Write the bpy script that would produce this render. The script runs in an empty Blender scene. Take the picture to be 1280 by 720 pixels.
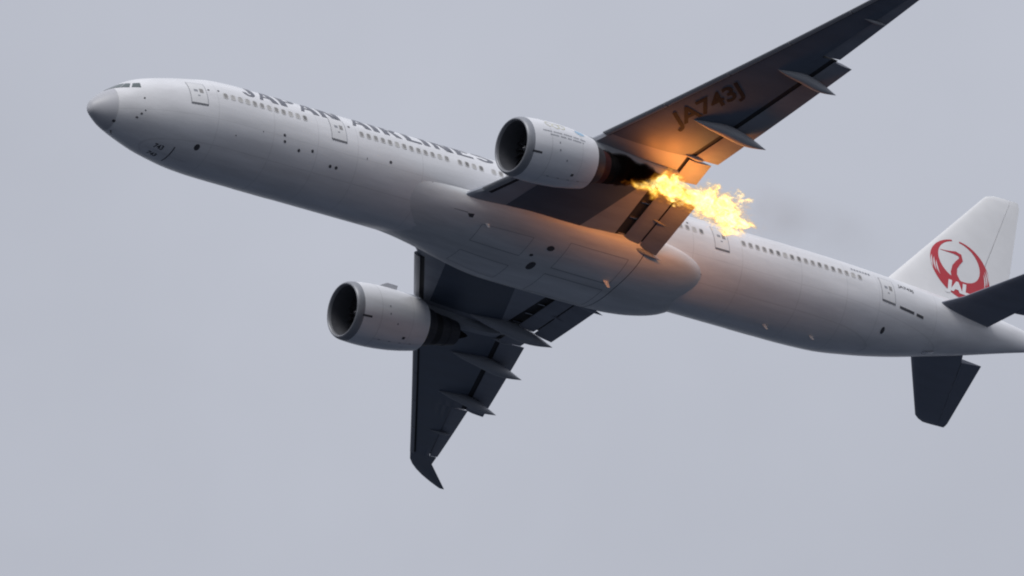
import bpy, bmesh, math, random
import numpy as np
from mathutils import Vector, Matrix
rad = math.radians
random.seed(4)
S = bpy.context.scene
col = S.collection

# ------------------------------------------------------------------ camera
# aircraft frame: x aft from the nose, y to starboard, z up (metres).
# CAM_* come from matching known dimensions of the aircraft to the photograph.
CAM_R = np.array([[0.82266014, -0.55502321, -0.1232052], [0.23231986, 0.52596384, -0.81816229], [0.51890054, 0.64444649, 0.5616324]])            # rows: picture right, down, forward
CAM_C = np.array([-616.72116, -805.11202, -707.36526])
CAM_F = 24883.709                      # focal length in pixels of a 1280 px wide picture
ELEV = rad(25.0)                 # the camera looks up at the climbing aircraft
right = np.array([1., 0, 0]); fwd = np.array([0, math.cos(ELEV), math.sin(ELEV)]); down = np.array([0, math.sin(ELEV), -math.cos(ELEV)])
A2W = np.outer(right, CAM_R[0]) + np.outer(down, CAM_R[1]) + np.outer(fwd, CAM_R[2])
CAM_LOC = np.array([0, 0, 1.7])
def to_world(p): return CAM_LOC + A2W @ (np.asarray(p, float) - CAM_C)
def ac_matrix(ref):
    m = Matrix(A2W.tolist()).to_4x4(); m.translation = Vector(to_world(ref)); return m
cd = bpy.data.cameras.new('camera'); cam = bpy.data.objects.new('camera', cd); col.objects.link(cam)
cam.location = CAM_LOC
cam.rotation_euler = (math.pi / 2 + ELEV, 0, 0)
cd.sensor_width = 36; cd.lens = CAM_F / 1280 * 36
cd.clip_start = 1; cd.clip_end = 60000
S.camera = cam
S.cycles.filter_width = 2.0

# ------------------------------------------------------------------ sky and sun: an even overcast
SUN_EL, SUN_AZ = rad(52), rad(200)       # azimuth clockwise from +Y
w = bpy.data.worlds.new('World'); S.world = w; w.use_nodes = True
nt = w.node_tree; nt.nodes.clear(); N = nt.nodes.new; L = nt.links.new
def wmath(op, a, b=None, c=None):
    n = N('ShaderNodeMath'); n.operation = op
    for i, v in enumerate((a, b, c)):
        if v is None: continue
        if isinstance(v, (int, float)): n.inputs[i].default_value = v
        else: L(v, n.inputs[i])
    return n.outputs[0]
sky = N('ShaderNodeTexSky'); sky.sky_type = 'NISHITA'; sky.sun_disc = False
sky.sun_elevation = SUN_EL; sky.sun_rotation = SUN_AZ; sky.air_density = 1.0; sky.dust_density = 3.0
tc = N('ShaderNodeTexCoord'); sep = N('ShaderNodeSeparateXYZ'); L(tc.outputs['Generated'], sep.inputs[0])
up = wmath('MAXIMUM', sep.outputs[2], 0.0)
grad = wmath('MULTIPLY_ADD', up, OVZ := 6.7, 2.6)            # overcast dome, brighter towards the zenith
n1 = N('ShaderNodeTexNoise'); n1.inputs['Scale'].default_value = 20; n1.inputs['Detail'].default_value = 5; n1.inputs['Roughness'].default_value = .55
L(tc.outputs['Generated'], n1.inputs['Vector'])
cl = wmath('MULTIPLY_ADD', n1.outputs[0], 0.34, 0.83)
lum = wmath('MULTIPLY', grad, cl)
cr = N('ShaderNodeVectorMath'); cr.operation = 'SCALE'; cr.inputs[0].default_value = (.945, .985, 1.115); L(lum, cr.inputs['Scale'])
mx = N('ShaderNodeMix'); mx.data_type = 'RGBA'; mx.inputs[0].default_value = 0.94
L(sky.outputs[0], mx.inputs[6]); L(cr.outputs[0], mx.inputs[7])
bg = N('ShaderNodeBackground'); bg.inputs[1].default_value = 0.1; L(mx.outputs[2], bg.inputs[0])
wo = N('ShaderNodeOutputWorld'); L(bg.outputs[0], wo.inputs[0])
sd = bpy.data.lights.new('sun', 'SUN'); so = bpy.data.objects.new('sun', sd); col.objects.link(so)
sd.energy = 1.3; sd.angle = rad(25); sd.color = (1, .97, .93)
dv = Vector((math.sin(SUN_AZ) * math.cos(SUN_EL), math.cos(SUN_AZ) * math.cos(SUN_EL), math.sin(SUN_EL)))
so.rotation_euler = (-dv).to_track_quat('-Z', 'Y').to_euler(); so.location = (0, 0, 900)
vs = S.view_settings; vs.view_transform = 'Standard'; vs.look = 'None'; vs.exposure = 0; vs.gamma = 1; vs.use_curve_mapping = False

# ------------------------------------------------------------------ materials
def mat(name, color, rough=.4, metal=0., spec=.5, coat=0., var=.0, vscale=1., streak=False, bump=0., bscale=8.):
    m = bpy.data.materials.new(name); m.use_nodes = True
    t = m.node_tree; b = t.nodes['Principled BSDF']
    b.inputs['Roughness'].default_value = rough; b.inputs['Metallic'].default_value = metal
    b.inputs['Specular IOR Level'].default_value = spec; b.inputs['Coat Weight'].default_value = coat; b.inputs['Coat Roughness'].default_value = .15
    b.inputs['Base Color'].default_value = (*color, 1)
    if var or bump:
        c = t.nodes.new('ShaderNodeTexCoord'); mp = t.nodes.new('ShaderNodeMapping')
        mp.inputs['Scale'].default_value = (vscale * (.18 if streak else 1), vscale, vscale)
        t.links.new(c.outputs['Object'], mp.inputs[0])
    if var:
        n = t.nodes.new('ShaderNodeTexNoise'); n.inputs['Scale'].default_value = 1; n.inputs['Detail'].default_value = 6; n.inputs['Roughness'].default_value = .62
        t.links.new(mp.outputs[0], n.inputs['Vector'])
        r = t.nodes.new('ShaderNodeMapRange'); r.inputs[1].default_value = .3; r.inputs[2].default_value = .7
        r.inputs[3].default_value = 1 - var; r.inputs[4].default_value = 1 + var * .4
        t.links.new(n.outputs[0], r.inputs[0])
        v = t.nodes.new('ShaderNodeVectorMath'); v.operation = 'SCALE'; v.inputs[0].default_value = color
        t.links.new(r.outputs[0], v.inputs['Scale']); t.links.new(v.outputs[0], b.inputs['Base Color'])
        r2 = t.nodes.new('ShaderNodeMapRange'); r2.inputs[3].default_value = rough * .85; r2.inputs[4].default_value = min(1, rough * 1.2)
        t.links.new(n.outputs[0], r2.inputs[0]); t.links.new(r2.outputs[0], b.inputs['Roughness'])
    if bump:
        n2 = t.nodes.new('ShaderNodeTexNoise'); n2.inputs['Scale'].default_value = bscale; t.links.new(mp.outputs[0], n2.inputs['Vector'])
        bp = t.nodes.new('ShaderNodeBump'); bp.inputs['Strength'].default_value = bump; bp.inputs['Distance'].default_value = .02
        t.links.new(n2.outputs[0], bp.inputs['Height']); t.links.new(bp.outputs[0], b.inputs['Normal'])
    return m
REF = np.array([35., 0, -4.0])
def seam_mat(name, color, rough, seams, axis=0, width=.035, dark=.90, var=.15):
    """paint with skin-panel joints: narrow lines at the given stations"""
    m = mat(name, color, rough, var=var, vscale=.9, streak=True, coat=.15)
    t = m.node_tree; b = t.nodes['Principled BSDF']
    src = b.inputs['Base Color'].links[0].from_socket
    c = t.nodes.new('ShaderNodeTexCoord'); s = t.nodes.new('ShaderNodeSeparateXYZ'); t.links.new(c.outputs['Object'], s.inputs[0])
    acc = None
    for ax_, st in [(axis, q) for q in seams] + [(2, q - REF[2]) for q in (-2.55, -1.25, 1.75)]:
        a = t.nodes.new('ShaderNodeMath'); a.operation = 'COMPARE'; a.inputs[1].default_value = st; a.inputs[2].default_value = width
        t.links.new(s.outputs[ax_], a.inputs[0])
        a.inputs[2].default_value = width if ax_ == axis else width * .6
        if acc is None: acc = a.outputs[0]
        else:
            x = t.nodes.new('ShaderNodeMath'); x.operation = 'MAXIMUM'; t.links.new(acc, x.inputs[0]); t.links.new(a.outputs[0], x.inputs[1]); acc = x.outputs[0]
    k = t.nodes.new('ShaderNodeMath'); k.operation = 'MULTIPLY_ADD'; k.inputs[1].default_value = dark - 1; k.inputs[2].default_value = 1
    t.links.new(acc, k.inputs[0])
    v = t.nodes.new('ShaderNodeVectorMath'); v.operation = 'SCALE'; t.links.new(src, v.inputs[0]); t.links.new(k.outputs[0], v.inputs['Scale'])
    t.links.new(v.outputs[0], b.inputs['Base Color'])
    return m
M = {}
M['white'] = seam_mat('white_fuselage_paint', (.81, .81, .825), .33, [x - REF[0] for x in (8.2, 12.3, 15.6, 18.6, 23.5, 44.2, 48.0, 52.6, 56.2, 58.9, 63.9)])
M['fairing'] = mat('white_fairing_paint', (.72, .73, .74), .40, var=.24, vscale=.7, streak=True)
M['radome'] = mat('radome_shaded_paint', (.52, .525, .555), .42, var=.05, vscale=2)  # darker than the fuselage white: the nose's shade is put into the colour
M['fin'] = mat('white_fin_paint', (.80, .80, .80), .3, var=.05, vscale=.6)
M['nacelle'] = mat('nacelle_paint', (.80, .805, .83), .33, var=.10, vscale=1.6, streak=True)
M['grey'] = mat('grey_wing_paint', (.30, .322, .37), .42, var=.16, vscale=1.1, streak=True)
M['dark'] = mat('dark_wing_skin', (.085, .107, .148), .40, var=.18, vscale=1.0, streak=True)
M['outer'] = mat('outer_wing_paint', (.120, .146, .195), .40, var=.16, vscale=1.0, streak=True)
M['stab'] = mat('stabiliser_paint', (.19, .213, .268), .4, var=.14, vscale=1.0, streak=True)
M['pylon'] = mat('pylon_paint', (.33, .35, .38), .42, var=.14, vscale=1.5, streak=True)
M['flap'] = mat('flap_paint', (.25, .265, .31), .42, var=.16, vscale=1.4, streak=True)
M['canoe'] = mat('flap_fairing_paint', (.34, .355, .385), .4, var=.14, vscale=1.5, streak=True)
M['metal'] = mat('polished_metal', (.62, .63, .66), .24, metal=1., var=.08, vscale=3)
M['lip'] = mat('bare_metal_lip', (.30, .31, .335), .45, metal=.35, var=.08, vscale=3)
M['hot'] = mat('heat_stained_metal', (.06, .062, .072), .55, metal=.15, spec=.25, var=.25, vscale=2.5)
M['soot'] = mat('soot_blackened_metal', (.010, .009, .009), .85, spec=.08, var=.3, vscale=3)
M['duct'] = mat('inlet_duct', (.10, .105, .12), .5, var=.1, vscale=3)
M['blade'] = mat('fan_blade', (.085, .088, .10), .35, metal=.5)
M['black'] = mat('black_gap', (.012, .012, .014), .7)
M['cove'] = mat('cove_primer_shade', (.020, .022, .028), .7, var=.3, vscale=3)  # dark primer plus the shade of coves and slots, put into one colour
M['mark'] = mat('dark_marking', (.06, .061, .07), .5)
M['greymark'] = mat('grey_marking', (.30, .31, .34), .5)
M['jointgrey'] = mat('joint_grey', (.55, .555, .57), .45)
M['letter'] = mat('dark_grey_lettering', (.12, .124, .15), .42)
M['red'] = mat('red_emblem_paint', (.52, .018, .032), .38, var=.06, vscale=2)
M['blue'] = mat('pale_blue_emblem', (.30, .50, .68), .4)
M['paleyellow'] = mat('pale_yellow_emblem', (.66, .65, .50), .4)
M['whitemark'] = mat('white_marking', (.85, .85, .85), .4)
M['pane'] = mat('cabin_pane', (.27, .26, .25), .25, spec=.6)
M['blind'] = mat('cabin_blind', (.48, .47, .45), .4)
M['pane_dark'] = mat('cabin_pane_dark', (.17, .165, .16), .22)
M['frame'] = mat('window_frame', (.62, .61, .60), .35)
M['glass'] = mat('windscreen_glass', (.085, .11, .11), .10, spec=.7)
M['doorskin'] = mat('door_paint', (.77, .77, .775), .35, var=.06, vscale=1.5)
M['seal'] = mat('door_seal', (.17, .175, .19), .6)
M['redlens'] = mat('red_beacon_lens', (.35, .02, .02), .2)
M['brown'] = mat('hot_section_red_metal', (.06, .018, .018), .6, metal=.1, spec=.2)

# ------------------------------------------------------------------ mesh helpers
def mesh_of(name, verts, faces, mats, fmat=None, smooth=True, sharp=35, shift=True):
    me = bpy.data.meshes.new(name)
    v = np.asarray(verts, float)
    if shift: v = v - REF
    me.from_pydata(v.tolist(), [], faces)
    for m in (mats if isinstance(mats, (list, tuple)) else [mats]): me.materials.append(m)
    if fmat is not None: me.polygons.foreach_set('material_index', fmat)
    bm = bmesh.new(); bm.from_mesh(me); bmesh.ops.remove_doubles(bm, verts=bm.verts, dist=1e-5)
    bmesh.ops.recalc_face_normals(bm, faces=bm.faces)
    for f in bm.faces: f.smooth = smooth
    if smooth:
        for e in bm.edges:
            if len(e.link_faces) == 2 and e.calc_face_angle(0) > rad(sharp): e.smooth = False
    bm.to_mesh(me); bm.free(); me.update()
    return me
def link(name, me, parent=None, loc=None):
    o = bpy.data.objects.new(name, me); col.objects.link(o)
    if parent is not None: o.parent = parent
    if loc is not None: o.location = loc
    return o
def part(name, verts, faces, mats, parent, **k):
    return link(name, mesh_of(name, verts, faces, mats, **k), parent)
def tag(o, label, cat=None, group=None, kind=None):
    o['label'] = label
    if cat: o['category'] = cat
    if group: o['group'] = group
    if kind: o['kind'] = kind
    return o
def loft(sections, closed=True, caps=True):
    """sections: list of equal-length point lists"""
    n = len(sections[0]); V = []; F = []
    for s in sections: V += [tuple(p) for p in s]
    for i in range(len(sections) - 1):
        for j in range(n if closed else n - 1):
            a = i * n + j; b = i * n + (j + 1) % n
            F.append((a, b, b + n, a + n))
    if caps:
        F.append(tuple(range(n))[::-1]); F.append(tuple(range((len(sections) - 1) * n, len(sections) * n)))
    return V, F
def merge(*vf):
    V = []; F = []
    for v, f in vf:
        o = len(V); V += list(v); F += [tuple(i + o for i in q) for q in f]
    return V, F
def box(c, s, rot=None):
    V = [((i - .5) * s[0], (j - .5) * s[1], (k - .5) * s[2]) for i in (0, 1) for j in (0, 1) for k in (0, 1)]
    if rot is not None: V = [tuple(rot @ Vector(v)) for v in V]
    V = [(v[0] + c[0], v[1] + c[1], v[2] + c[2]) for v in V]
    return V, [(0, 1, 3, 2), (4, 6, 7, 5), (0, 4, 5, 1), (2, 3, 7, 6), (0, 2, 6, 4), (1, 5, 7, 3)]
def pchip(X, Y):
    X = np.array(X, float); Y = np.array(Y, float); h = np.diff(X); d = np.diff(Y) / h; m = np.zeros_like(Y)
    for i in range(1, len(X) - 1):
        if d[i - 1] * d[i] > 0:
            w1 = 2 * h[i] + h[i - 1]; w2 = h[i] + 2 * h[i - 1]; m[i] = (w1 + w2) / (w1 / d[i - 1] + w2 / d[i])
    m[0] = d[0]; m[-1] = d[-1]
    def f(x):
        i = int(np.clip(np.searchsorted(X, x) - 1, 0, len(X) - 2)); t = (x - X[i]) / h[i]
        return float((2*t**3-3*t**2+1)*Y[i] + (t**3-2*t**2+t)*h[i]*m[i] + (-2*t**3+3*t**2)*Y[i+1] + (t**3-t**2)*h[i]*m[i+1])
    return f

# ------------------------------------------------------------------ the sea far below
def sea():
    n = 64; Rr = 40000
    V = [(0, 0, 0)]; F = []
    rings = [300, 1500, 6000, Rr]
    for r in rings: V += [(r * math.cos(2*math.pi*i/n), r * math.sin(2*math.pi*i/n), 0) for i in range(n)]
    for i in range(n): F.append((0, 1 + i, 1 + (i + 1) % n))
    for k in range(len(rings) - 1):
        for i in range(n): F.append((1 + k*n + i, 1 + k*n + (i + 1) % n, 1 + (k+1)*n + (i + 1) % n, 1 + (k+1)*n + i))
    m = mat('sea_water', (.023, .032, .050), .35, spec=.35, var=.2, vscale=.004, bump=.3, bscale=80)
    o = link('sea', mesh_of('sea', V, F, m, shift=False, smooth=False))
    o['kind'] = 'structure'; o['label'] = 'dark grey sea below the aircraft'
sea()

# ------------------------------------------------------------------ the aircraft
plane = bpy.data.objects.new('airplane', None); col.objects.link(plane)
plane.matrix_world = ac_matrix(REF); plane.empty_display_size = 5
tag(plane, 'white twin-engine jet airliner with red crane emblem on its tail, left engine burning', 'airplane')

# --- fuselage profile (top line, bottom line, half width)
FX = [.3, .358, .494, .786, 1.271, 1.951, 2.729, 3.603, 4.574, 5.643, 7.1, 8.751, 10.5, 50, 53, 56, 59, 62, 65, 68, 71, 73.4]
FT = [-.90, -.57, -.30, .03, .46, .94, 1.45, 1.87, 2.16, 2.42, 2.72, 3.02, 3.1, 3.1, 3.08, 3.04, 2.97, 2.91, 2.86, 2.79, 2.65, 2.46]
FB = [-.96, -1.16, -1.31, -1.50, -1.76, -2.01, -2.24, -2.47, -2.69, -2.85, -3.02, -3.09, -3.1, -3.1, -3.11, -3.02, -2.59, -1.97, -1.18, -.37, .49, 1.14]
FW = [.03, .26, .41, .65, .99, 1.36, 1.71, 2.04, 2.34, 2.59, 2.86, 3.05, 3.1, 3.1, 3.1, 3.04, 2.81, 2.46, 2.0, 1.45, .8, .19]
ft, fb, fw = pchip(FX, FT), pchip(FX, FB), pchip(FX, FW)
def fpt(x, th, off=0.):
    """fuselage surface: th from the port side upwards, radians"""
    t, b, wd = ft(x), fb(x), fw(x); zc = (t + b) / 2; h = (t - b) / 2
    y = -wd * math.cos(th); z = zc + h * math.sin(th)
    if off:
        e = .02; xa = min(x + e, 73.39); xb = max(x - e, .31)
        da = np.array(fpt(xa, th)) - np.array(fpt(xb, th)); dt = np.array(fpt(x, th + .01)) - np.array(fpt(x, th - .01))
        n = np.cross(dt, da); n /= np.linalg.norm(n) + 1e-12
        if n[1] * y + n[2] * (z - zc) < 0: n = -n
        return (x + n[0] * off, y + n[1] * off, z + n[2] * off)
    return (x, y, z)
def th_of_z(x, z):
    t, b = ft(x), fb(x); return math.asin(max(-1, min(1, (z - (t + b) / 2) / ((t - b) / 2))))
NS = 72
def fuse_loft(x0, x1, xs):
    xs = [x for x in xs if x0 <= x <= x1]
    return loft([[fpt(x, 2 * math.pi * j / NS) for j in range(NS)] for x in xs])
RAD = 1.75
xs_all = sorted(set([.3 + 1.45 * (i / 12) ** 2 for i in range(13)] + [1.75 + (12 - 1.75) * i / 40 for i in range(41)] + [12 + 2.4 * i for i in range(16)] + [48 + 25.4 * i / 44 for i in range(45)]))
V, F = fuse_loft(RAD, 73.41, xs_all)
fus = part('fuselage', V, F, M['white'], plane, sharp=50)
V, F = fuse_loft(.3, RAD, xs_all)
part('radome', V, F, M['radome'], plane, sharp=70)
# radome joint
def ring_strip(x, wd, off=.004, a0=0, a1=2*math.pi, n=72):
    A = [fpt(x - wd / 2, a0 + (a1 - a0) * j / n, off) for j in range(n + 1)]; B = [fpt(x + wd / 2, a0 + (a1 - a0) * j / n, off) for j in range(n + 1)]
    return loft([A, B], closed=False, caps=False)
V, F = ring_strip(RAD + .02, .035); part('radome_joint', V, F, M['jointgrey'], fus)
def patch(x0, x1, ta, tb, off=.006, nx=6, nt=8, flare=None):
    return loft([[fpt(x0 + (x1 - x0) * i / nx, ta + (tb - ta) * j / nt, off) for j in range(nt + 1)] for i in range(nx + 1)], closed=False, caps=False)
def poly_patch(pts, off=.008, n=6):
    """quad in (x, theta degrees) mapped to the skin: pts fore-low, aft-low, aft-high, fore-high"""
    rows = []
    for i in range(n + 1):
        u = i / n; row = []
        for j in range(n + 1):
            v = j / n
            x = (1-u)*((1-v)*pts[0][0] + v*pts[3][0]) + u*((1-v)*pts[1][0] + v*pts[2][0])
            t = (1-u)*((1-v)*pts[0][1] + v*pts[3][1]) + u*((1-v)*pts[1][1] + v*pts[2][1])
            row.append(fpt(x, rad(t), off))
        rows.append(row)
    return loft(rows, closed=False, caps=False)

# --- windscreen: six panes
def mirror_th(p): return [(x, 180 - t) for x, t in p]
for quad in ([(1.28, 64), (2.06, 37), (2.52, 49), (1.92, 78)], [(2.09, 36), (2.56, 25.5), (2.78, 39), (2.56, 47.5)], [(2.68, 24), (3.22, 18.5), (3.30, 33), (2.90, 37.5)]):
    for q in (quad, mirror_th(quad)):
        V, F = poly_patch(q, .010); part('cockpit_window', V, F, M['glass'], plane)
V, F = poly_patch([(1.66, 84), (1.66, 96), (2.6, 96), (2.6, 84)], .006)

# --- cabin doors
def door(x0, x1, side, zs=-.55, zt=1.30, label=None):
    def th(x, z): t = th_of_z(x, z); return t if side < 0 else math.pi - t
    xm = (x0 + x1) / 2
    def grid(xa, xb, za, zb, off, nx=5, nz=9):
        return loft([[fpt(xa + (xb-xa)*i/nx, th(xa + (xb-xa)*i/nx, za + (zb-za)*j/nz), off) for j in range(nz+1)] for i in range(nx+1)], closed=False, caps=False)
    V, F = grid(x0 + .045, x1 - .045, zs + .10, zt - .04, .014); d = part('cabin_door', V, F, M['doorskin'], plane)
    sides = [grid(x0, x0 + .035, zs, zt, .008, 1, 9), grid(x1 - .035, x1, zs, zt, .008, 1, 9), grid(x0 + .035, x1 - .035, zt - .03, zt, .008, 5, 1)]
    V, F = merge(*sides); part('door_seal', V, F, M['greymark'], d)
    V, F = grid(x0 + .02, x1 - .02, zs - .03, zs + .085, .016, 5, 1); part('door_sill', V, F, M['seal'], d)
    V, F = grid(xm + .10, xm + .36, .35, .72, .018, 2, 3); part('door_window', V, F, M['pane'], d)
    V, F = grid(xm - .28, xm - .02, .42, .62, .018, 2, 2); part('door_handle', V, F, M['greymark'], d)
    V, F = grid(xm - .08, xm + .08, .06, .16, .018, 1, 1); part('door_placard', V, F, M['greymark'], d)
    return d
DOORS = [(6.29, 7.47), (16.60, 17.78), (31.4, 32.45), (45.86, 47.0), (59.1, 60.25)]
for x0, x1 in DOORS:
    for s in (-1, 1): door(x0, x1, s)
# cargo doors on the starboard belly and the bulk hatch
for x0, x1 in ((12.2, 14.9), (50.0, 51.8)):
    V, F = loft([[fpt(x0 + (x1-x0)*i/6, math.pi + rad(20 + 32*j/6), .008) for j in range(7)] for i in range(7)], closed=False, caps=False)
    part('cargo_door', V, F, M['doorskin'], plane)

# --- cabin windows: one shared pane mesh for the constant section, each its own object
def window_mesh(x, z, side, local=True, pm='pane'):
    th0 = th_of_z(x, z)
    V = []; F = []; fm = []
    n = 14
    def ring(a, b, off):
        out = []
        for k in range(n):
            t = 2 * math.pi * k / n; c, s = math.cos(t), math.sin(t)
            u = a * math.copysign(abs(c) ** .6, c); v = b * math.copysign(abs(s) ** .6, s)
            th = th0 + v / 3.1
            p = fpt(x + u, th if side < 0 else math.pi - th, off); out.append(p)
        return out
    o1 = ring(.19, .255, .004); o2 = ring(.185, .25, .016); i1 = ring(.135, .19, .016); i2 = ring(.132, .187, .006)
    V = o1 + o2 + i1 + i2
    for k in range(n):
        j = (k + 1) % n
        for r in range(3): F.append((r*n + k, r*n + j, (r+1)*n + j, (r+1)*n + k)); fm.append(0)
    F.append(tuple(range(3*n, 4*n))); fm.append(1)
    V = np.array(V) - (np.array([x, 0, 0]) if local else REF)
    return mesh_of('cabin_window', V, F, [M['frame'], M[pm]], fmat=fm, shift=False)
PITCH = .5385
WZ = .50
rows = []
rows += [8.79 + PITCH * i for i in range(12)]
rows += [19.52 - PITCH + PITCH * i for i in range(13)]
rows += [26.45 + PITCH * i for i in range(4)] + [29.03 + PITCH * i for i in range(4)]
rows += [33.1 + PITCH * i for i in range(23)]
rows += [48.22 + PITCH * i for i in range(18)]
PM = ('pane', 'pane', 'pane_dark', 'blind')
shared = {(sd_, pm): window_mesh(20, WZ, sd_, True, pm) for sd_ in (-1, 1) for pm in set(PM)}
random.seed(21)
for x in rows:
    if 15.9 < x < 18.4 or 45.4 < x < 47.6: continue
    for s in (-1, 1):
        if 10.4 < x < 50: o = link('cabin_window', shared[(s, random.choice(PM))], fus, loc=(x - REF[0], -REF[1], -REF[2]))
        else: o = link('cabin_window', window_mesh(x, WZ + (.0 if x < 50 else .012 * (x - 50)), s, False, random.choice(PM)), fus)

# --- lettering
def text_polys(txt, size, bold=.0, shear=0., cut=.2):
    """built-in font -> triangles in 2D, cut into strips so that they can follow a curved skin"""
    c = bpy.data.curves.new('lettering', 'FONT'); c.body = txt; c.size = size; c.offset = bold; c.shear = shear; c.fill_mode = 'BOTH'; c.resolution_u = 3
    o = bpy.data.objects.new('lettering', c); col.objects.link(o)
    dg = bpy.context.evaluated_depsgraph_get(); me = o.evaluated_get(dg).to_mesh()
    bm = bmesh.new(); bm.from_mesh(me)
    o.evaluated_get(dg).to_mesh_clear(); bpy.data.objects.remove(o); bpy.data.curves.remove(c)
    return bm
def cut_strips(bm, step, axis=1):
    vs_ = [v.co[axis] for v in bm.verts]
    k = math.floor(min(vs_) / step) + 1
    while k * step < max(vs_):
        co = Vector((0, 0, 0)); co[axis] = k * step; no = Vector((0, 0, 0)); no[axis] = 1
        bmesh.ops.bisect_plane(bm, geom=bm.verts[:] + bm.edges[:] + bm.faces[:], plane_co=co, plane_no=no); k += 1
    return bm
def bm_to_part(bm, fmap, name, m, parent):
    V = [fmap(v.co.x, v.co.y) for v in bm.verts]; bm.verts.index_update()
    F = [tuple(v.index for v in f.verts) for f in bm.faces]; bm.free()
    return part(name, V, F, m, parent, smooth=False)
def skin_text(txt, size, x0, z0, m, name='lettering', side=-1, bold=0., sx=1.):
    bm = cut_strips(text_polys(txt, size, bold), .2)
    th0 = th_of_z(x0, z0)
    if side < 0: f = lambda u, v: fpt(x0 + u * sx, th_of_z(x0 + u*sx, z0) + v / 3.1, .009)
    else: f = lambda u, v: fpt(x0 - u * sx, math.pi - th_of_z(x0 - u*sx, z0) - v / 3.1, .009)
    return bm_to_part(bm, f, name, m, fus)
# the large title: broad stems and thin arms, drawn glyph by glyph (unit height)
def bar(x0, y0, x1, y1, a, b=None):
    b = a if b is None else b     # slanted bar with horizontal ends of width a (bottom) and b (top)
    return [(x0, y0), (x0 + a, y0), (x1 + b, y1), (x1, y1)]
def arc(cx, cy, rx, ry, a0, a1, wx, wy, n=10):
    out = []
    for i in range(n):
        p = [rad(a0 + (a1 - a0) * k / n) for k in (i, i + 1)]
        out.append([(cx + rx*math.cos(p[0]), cy + ry*math.sin(p[0])), (cx + rx*math.cos(p[1]), cy + ry*math.sin(p[1])), (cx + (rx-wx)*math.cos(p[1]), cy + (ry-wy)*math.sin(p[1])), (cx + (rx-wx)*math.cos(p[0]), cy + (ry-wy)*math.sin(p[0]))])
    return out
ST, TH = .30, .12
GLY = {
 'J': [bar(.34, .26, .34, 1, ST)] + arc(.32, .27, .32, .27, 180, 360, .2, TH)[0:] ,
 'A': [bar(0, 0, .38, 1, .16, .16), bar(.62, 0, .34, 1, ST, ST), bar(.16, .25, .20, .37, .56, .5)],
 'P': [bar(0, 0, 0, 1, ST)] + [bar(ST, .88, ST, 1, .2), bar(ST, .42, ST, .54, .2)] + arc(.50, .71, .34, .29, -90, 90, .26, TH),
 'N': [bar(0, 0, 0, 1, .24), bar(.70, 0, .70, 1, .24), bar(.58, 0, .06, 1, .30, .24)],
 'I': [bar(0, 0, 0, 1, ST)],
 'R': [bar(0, 0, 0, 1, ST)] + [bar(ST, .88, ST, 1, .2), bar(ST, .44, ST, .56, .2)] + arc(.50, .72, .34, .28, -90, 90, .26, TH) + [bar(.62, 0, .36, .48, .32, .24)],
 'L': [bar(0, 0, 0, 1, ST), bar(ST, 0, ST, .15, .46)],
 'E': [bar(0, 0, 0, 1, ST), bar(ST, 0, ST, .14, .5), bar(ST, .44, ST, .56, .40), bar(ST, .86, ST, 1, .48)],
 'S': arc(.40, .73, .40, .27, 20, 270, .24, .13) + arc(.42, .28, .42, .28, -160, 90, .26, .14),
}
TITLE = [('J', 305, 320), ('A', 324, 347.5), ('P', 350.5, 373), ('A', 375, 398), ('N', 401, 425), ('A', 439, 462.5), ('I', 465.5, 473), ('R', 478.5, 501), ('L', 506.5, 525.5), ('I', 528.5, 536), ('N', 542, 564.5), ('E', 569.5, 590), ('S', 594, 617)]
CAPH = 1.55
def title(side):
    for g, u0, u1 in TITLE:
        x0 = 10.35 + (u0 - 305) * (29.45 - 10.35) / 312; x1 = 10.35 + (u1 - 305) * (29.45 - 10.35) / 312
        bm = bmesh.new(); gw = max(p[0] for q in GLY[g] for p in q)
        for q in GLY[g]:
            f = [bm.verts.new((p[0] / gw * (x1 - x0), p[1] * CAPH, 0)) for p in q]; bm.faces.new(f)
        cut_strips(bm, .17)
        if side > 0: xs0 = 39.8 - x0
        z0 = 1.10 + (x0 - 10.3) * .012
        if side < 0: fm = lambda u, v: fpt(x0 + u, th_of_z(15, z0) + v / 3.1, .010)
        else: fm = lambda u, v: fpt(xs0 - u, math.pi - th_of_z(15, z0) - v / 3.1, .010)
        bm_to_part(bm, fm, 'title_letter', M['letter'], fus)
for s in (-1, 1): title(s)
skin_text('JA743J', .46, 60.75, 1.02, M['mark'], 'registration_lettering', bold=.012, sx=1.05)
skin_text('JA743J', .46, 62.65, 1.02, M['mark'], 'registration_lettering', side=1, bold=.012, sx=1.05)
# small grey marking ahead of the rear door: a row of faint characters too small to read
for i in range(7):
    xa = 56.85 + i * .235
    V, F = poly_patch([(xa, 20.4), (xa + .15, 20.4), (xa + .15, 24.2), (xa, 24.2)], .008, 2); part('small_marking', V, F, M['letter'] if i > 4 else M['greymark'], fus)
# dark vent slots aft of the rear door
for xa, xb in ((60.62, 61.9), (62.12, 62.74)):
    V, F = loft([[fpt(xa + (xb-xa)*i/6, th_of_z(xa + (xb-xa)*i/6, -.62 + .17*j/2), .009) for j in range(3)] for i in range(7)], closed=False, caps=False)
    part('vent_slot', V, F, M['mark'], fus)
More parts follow.
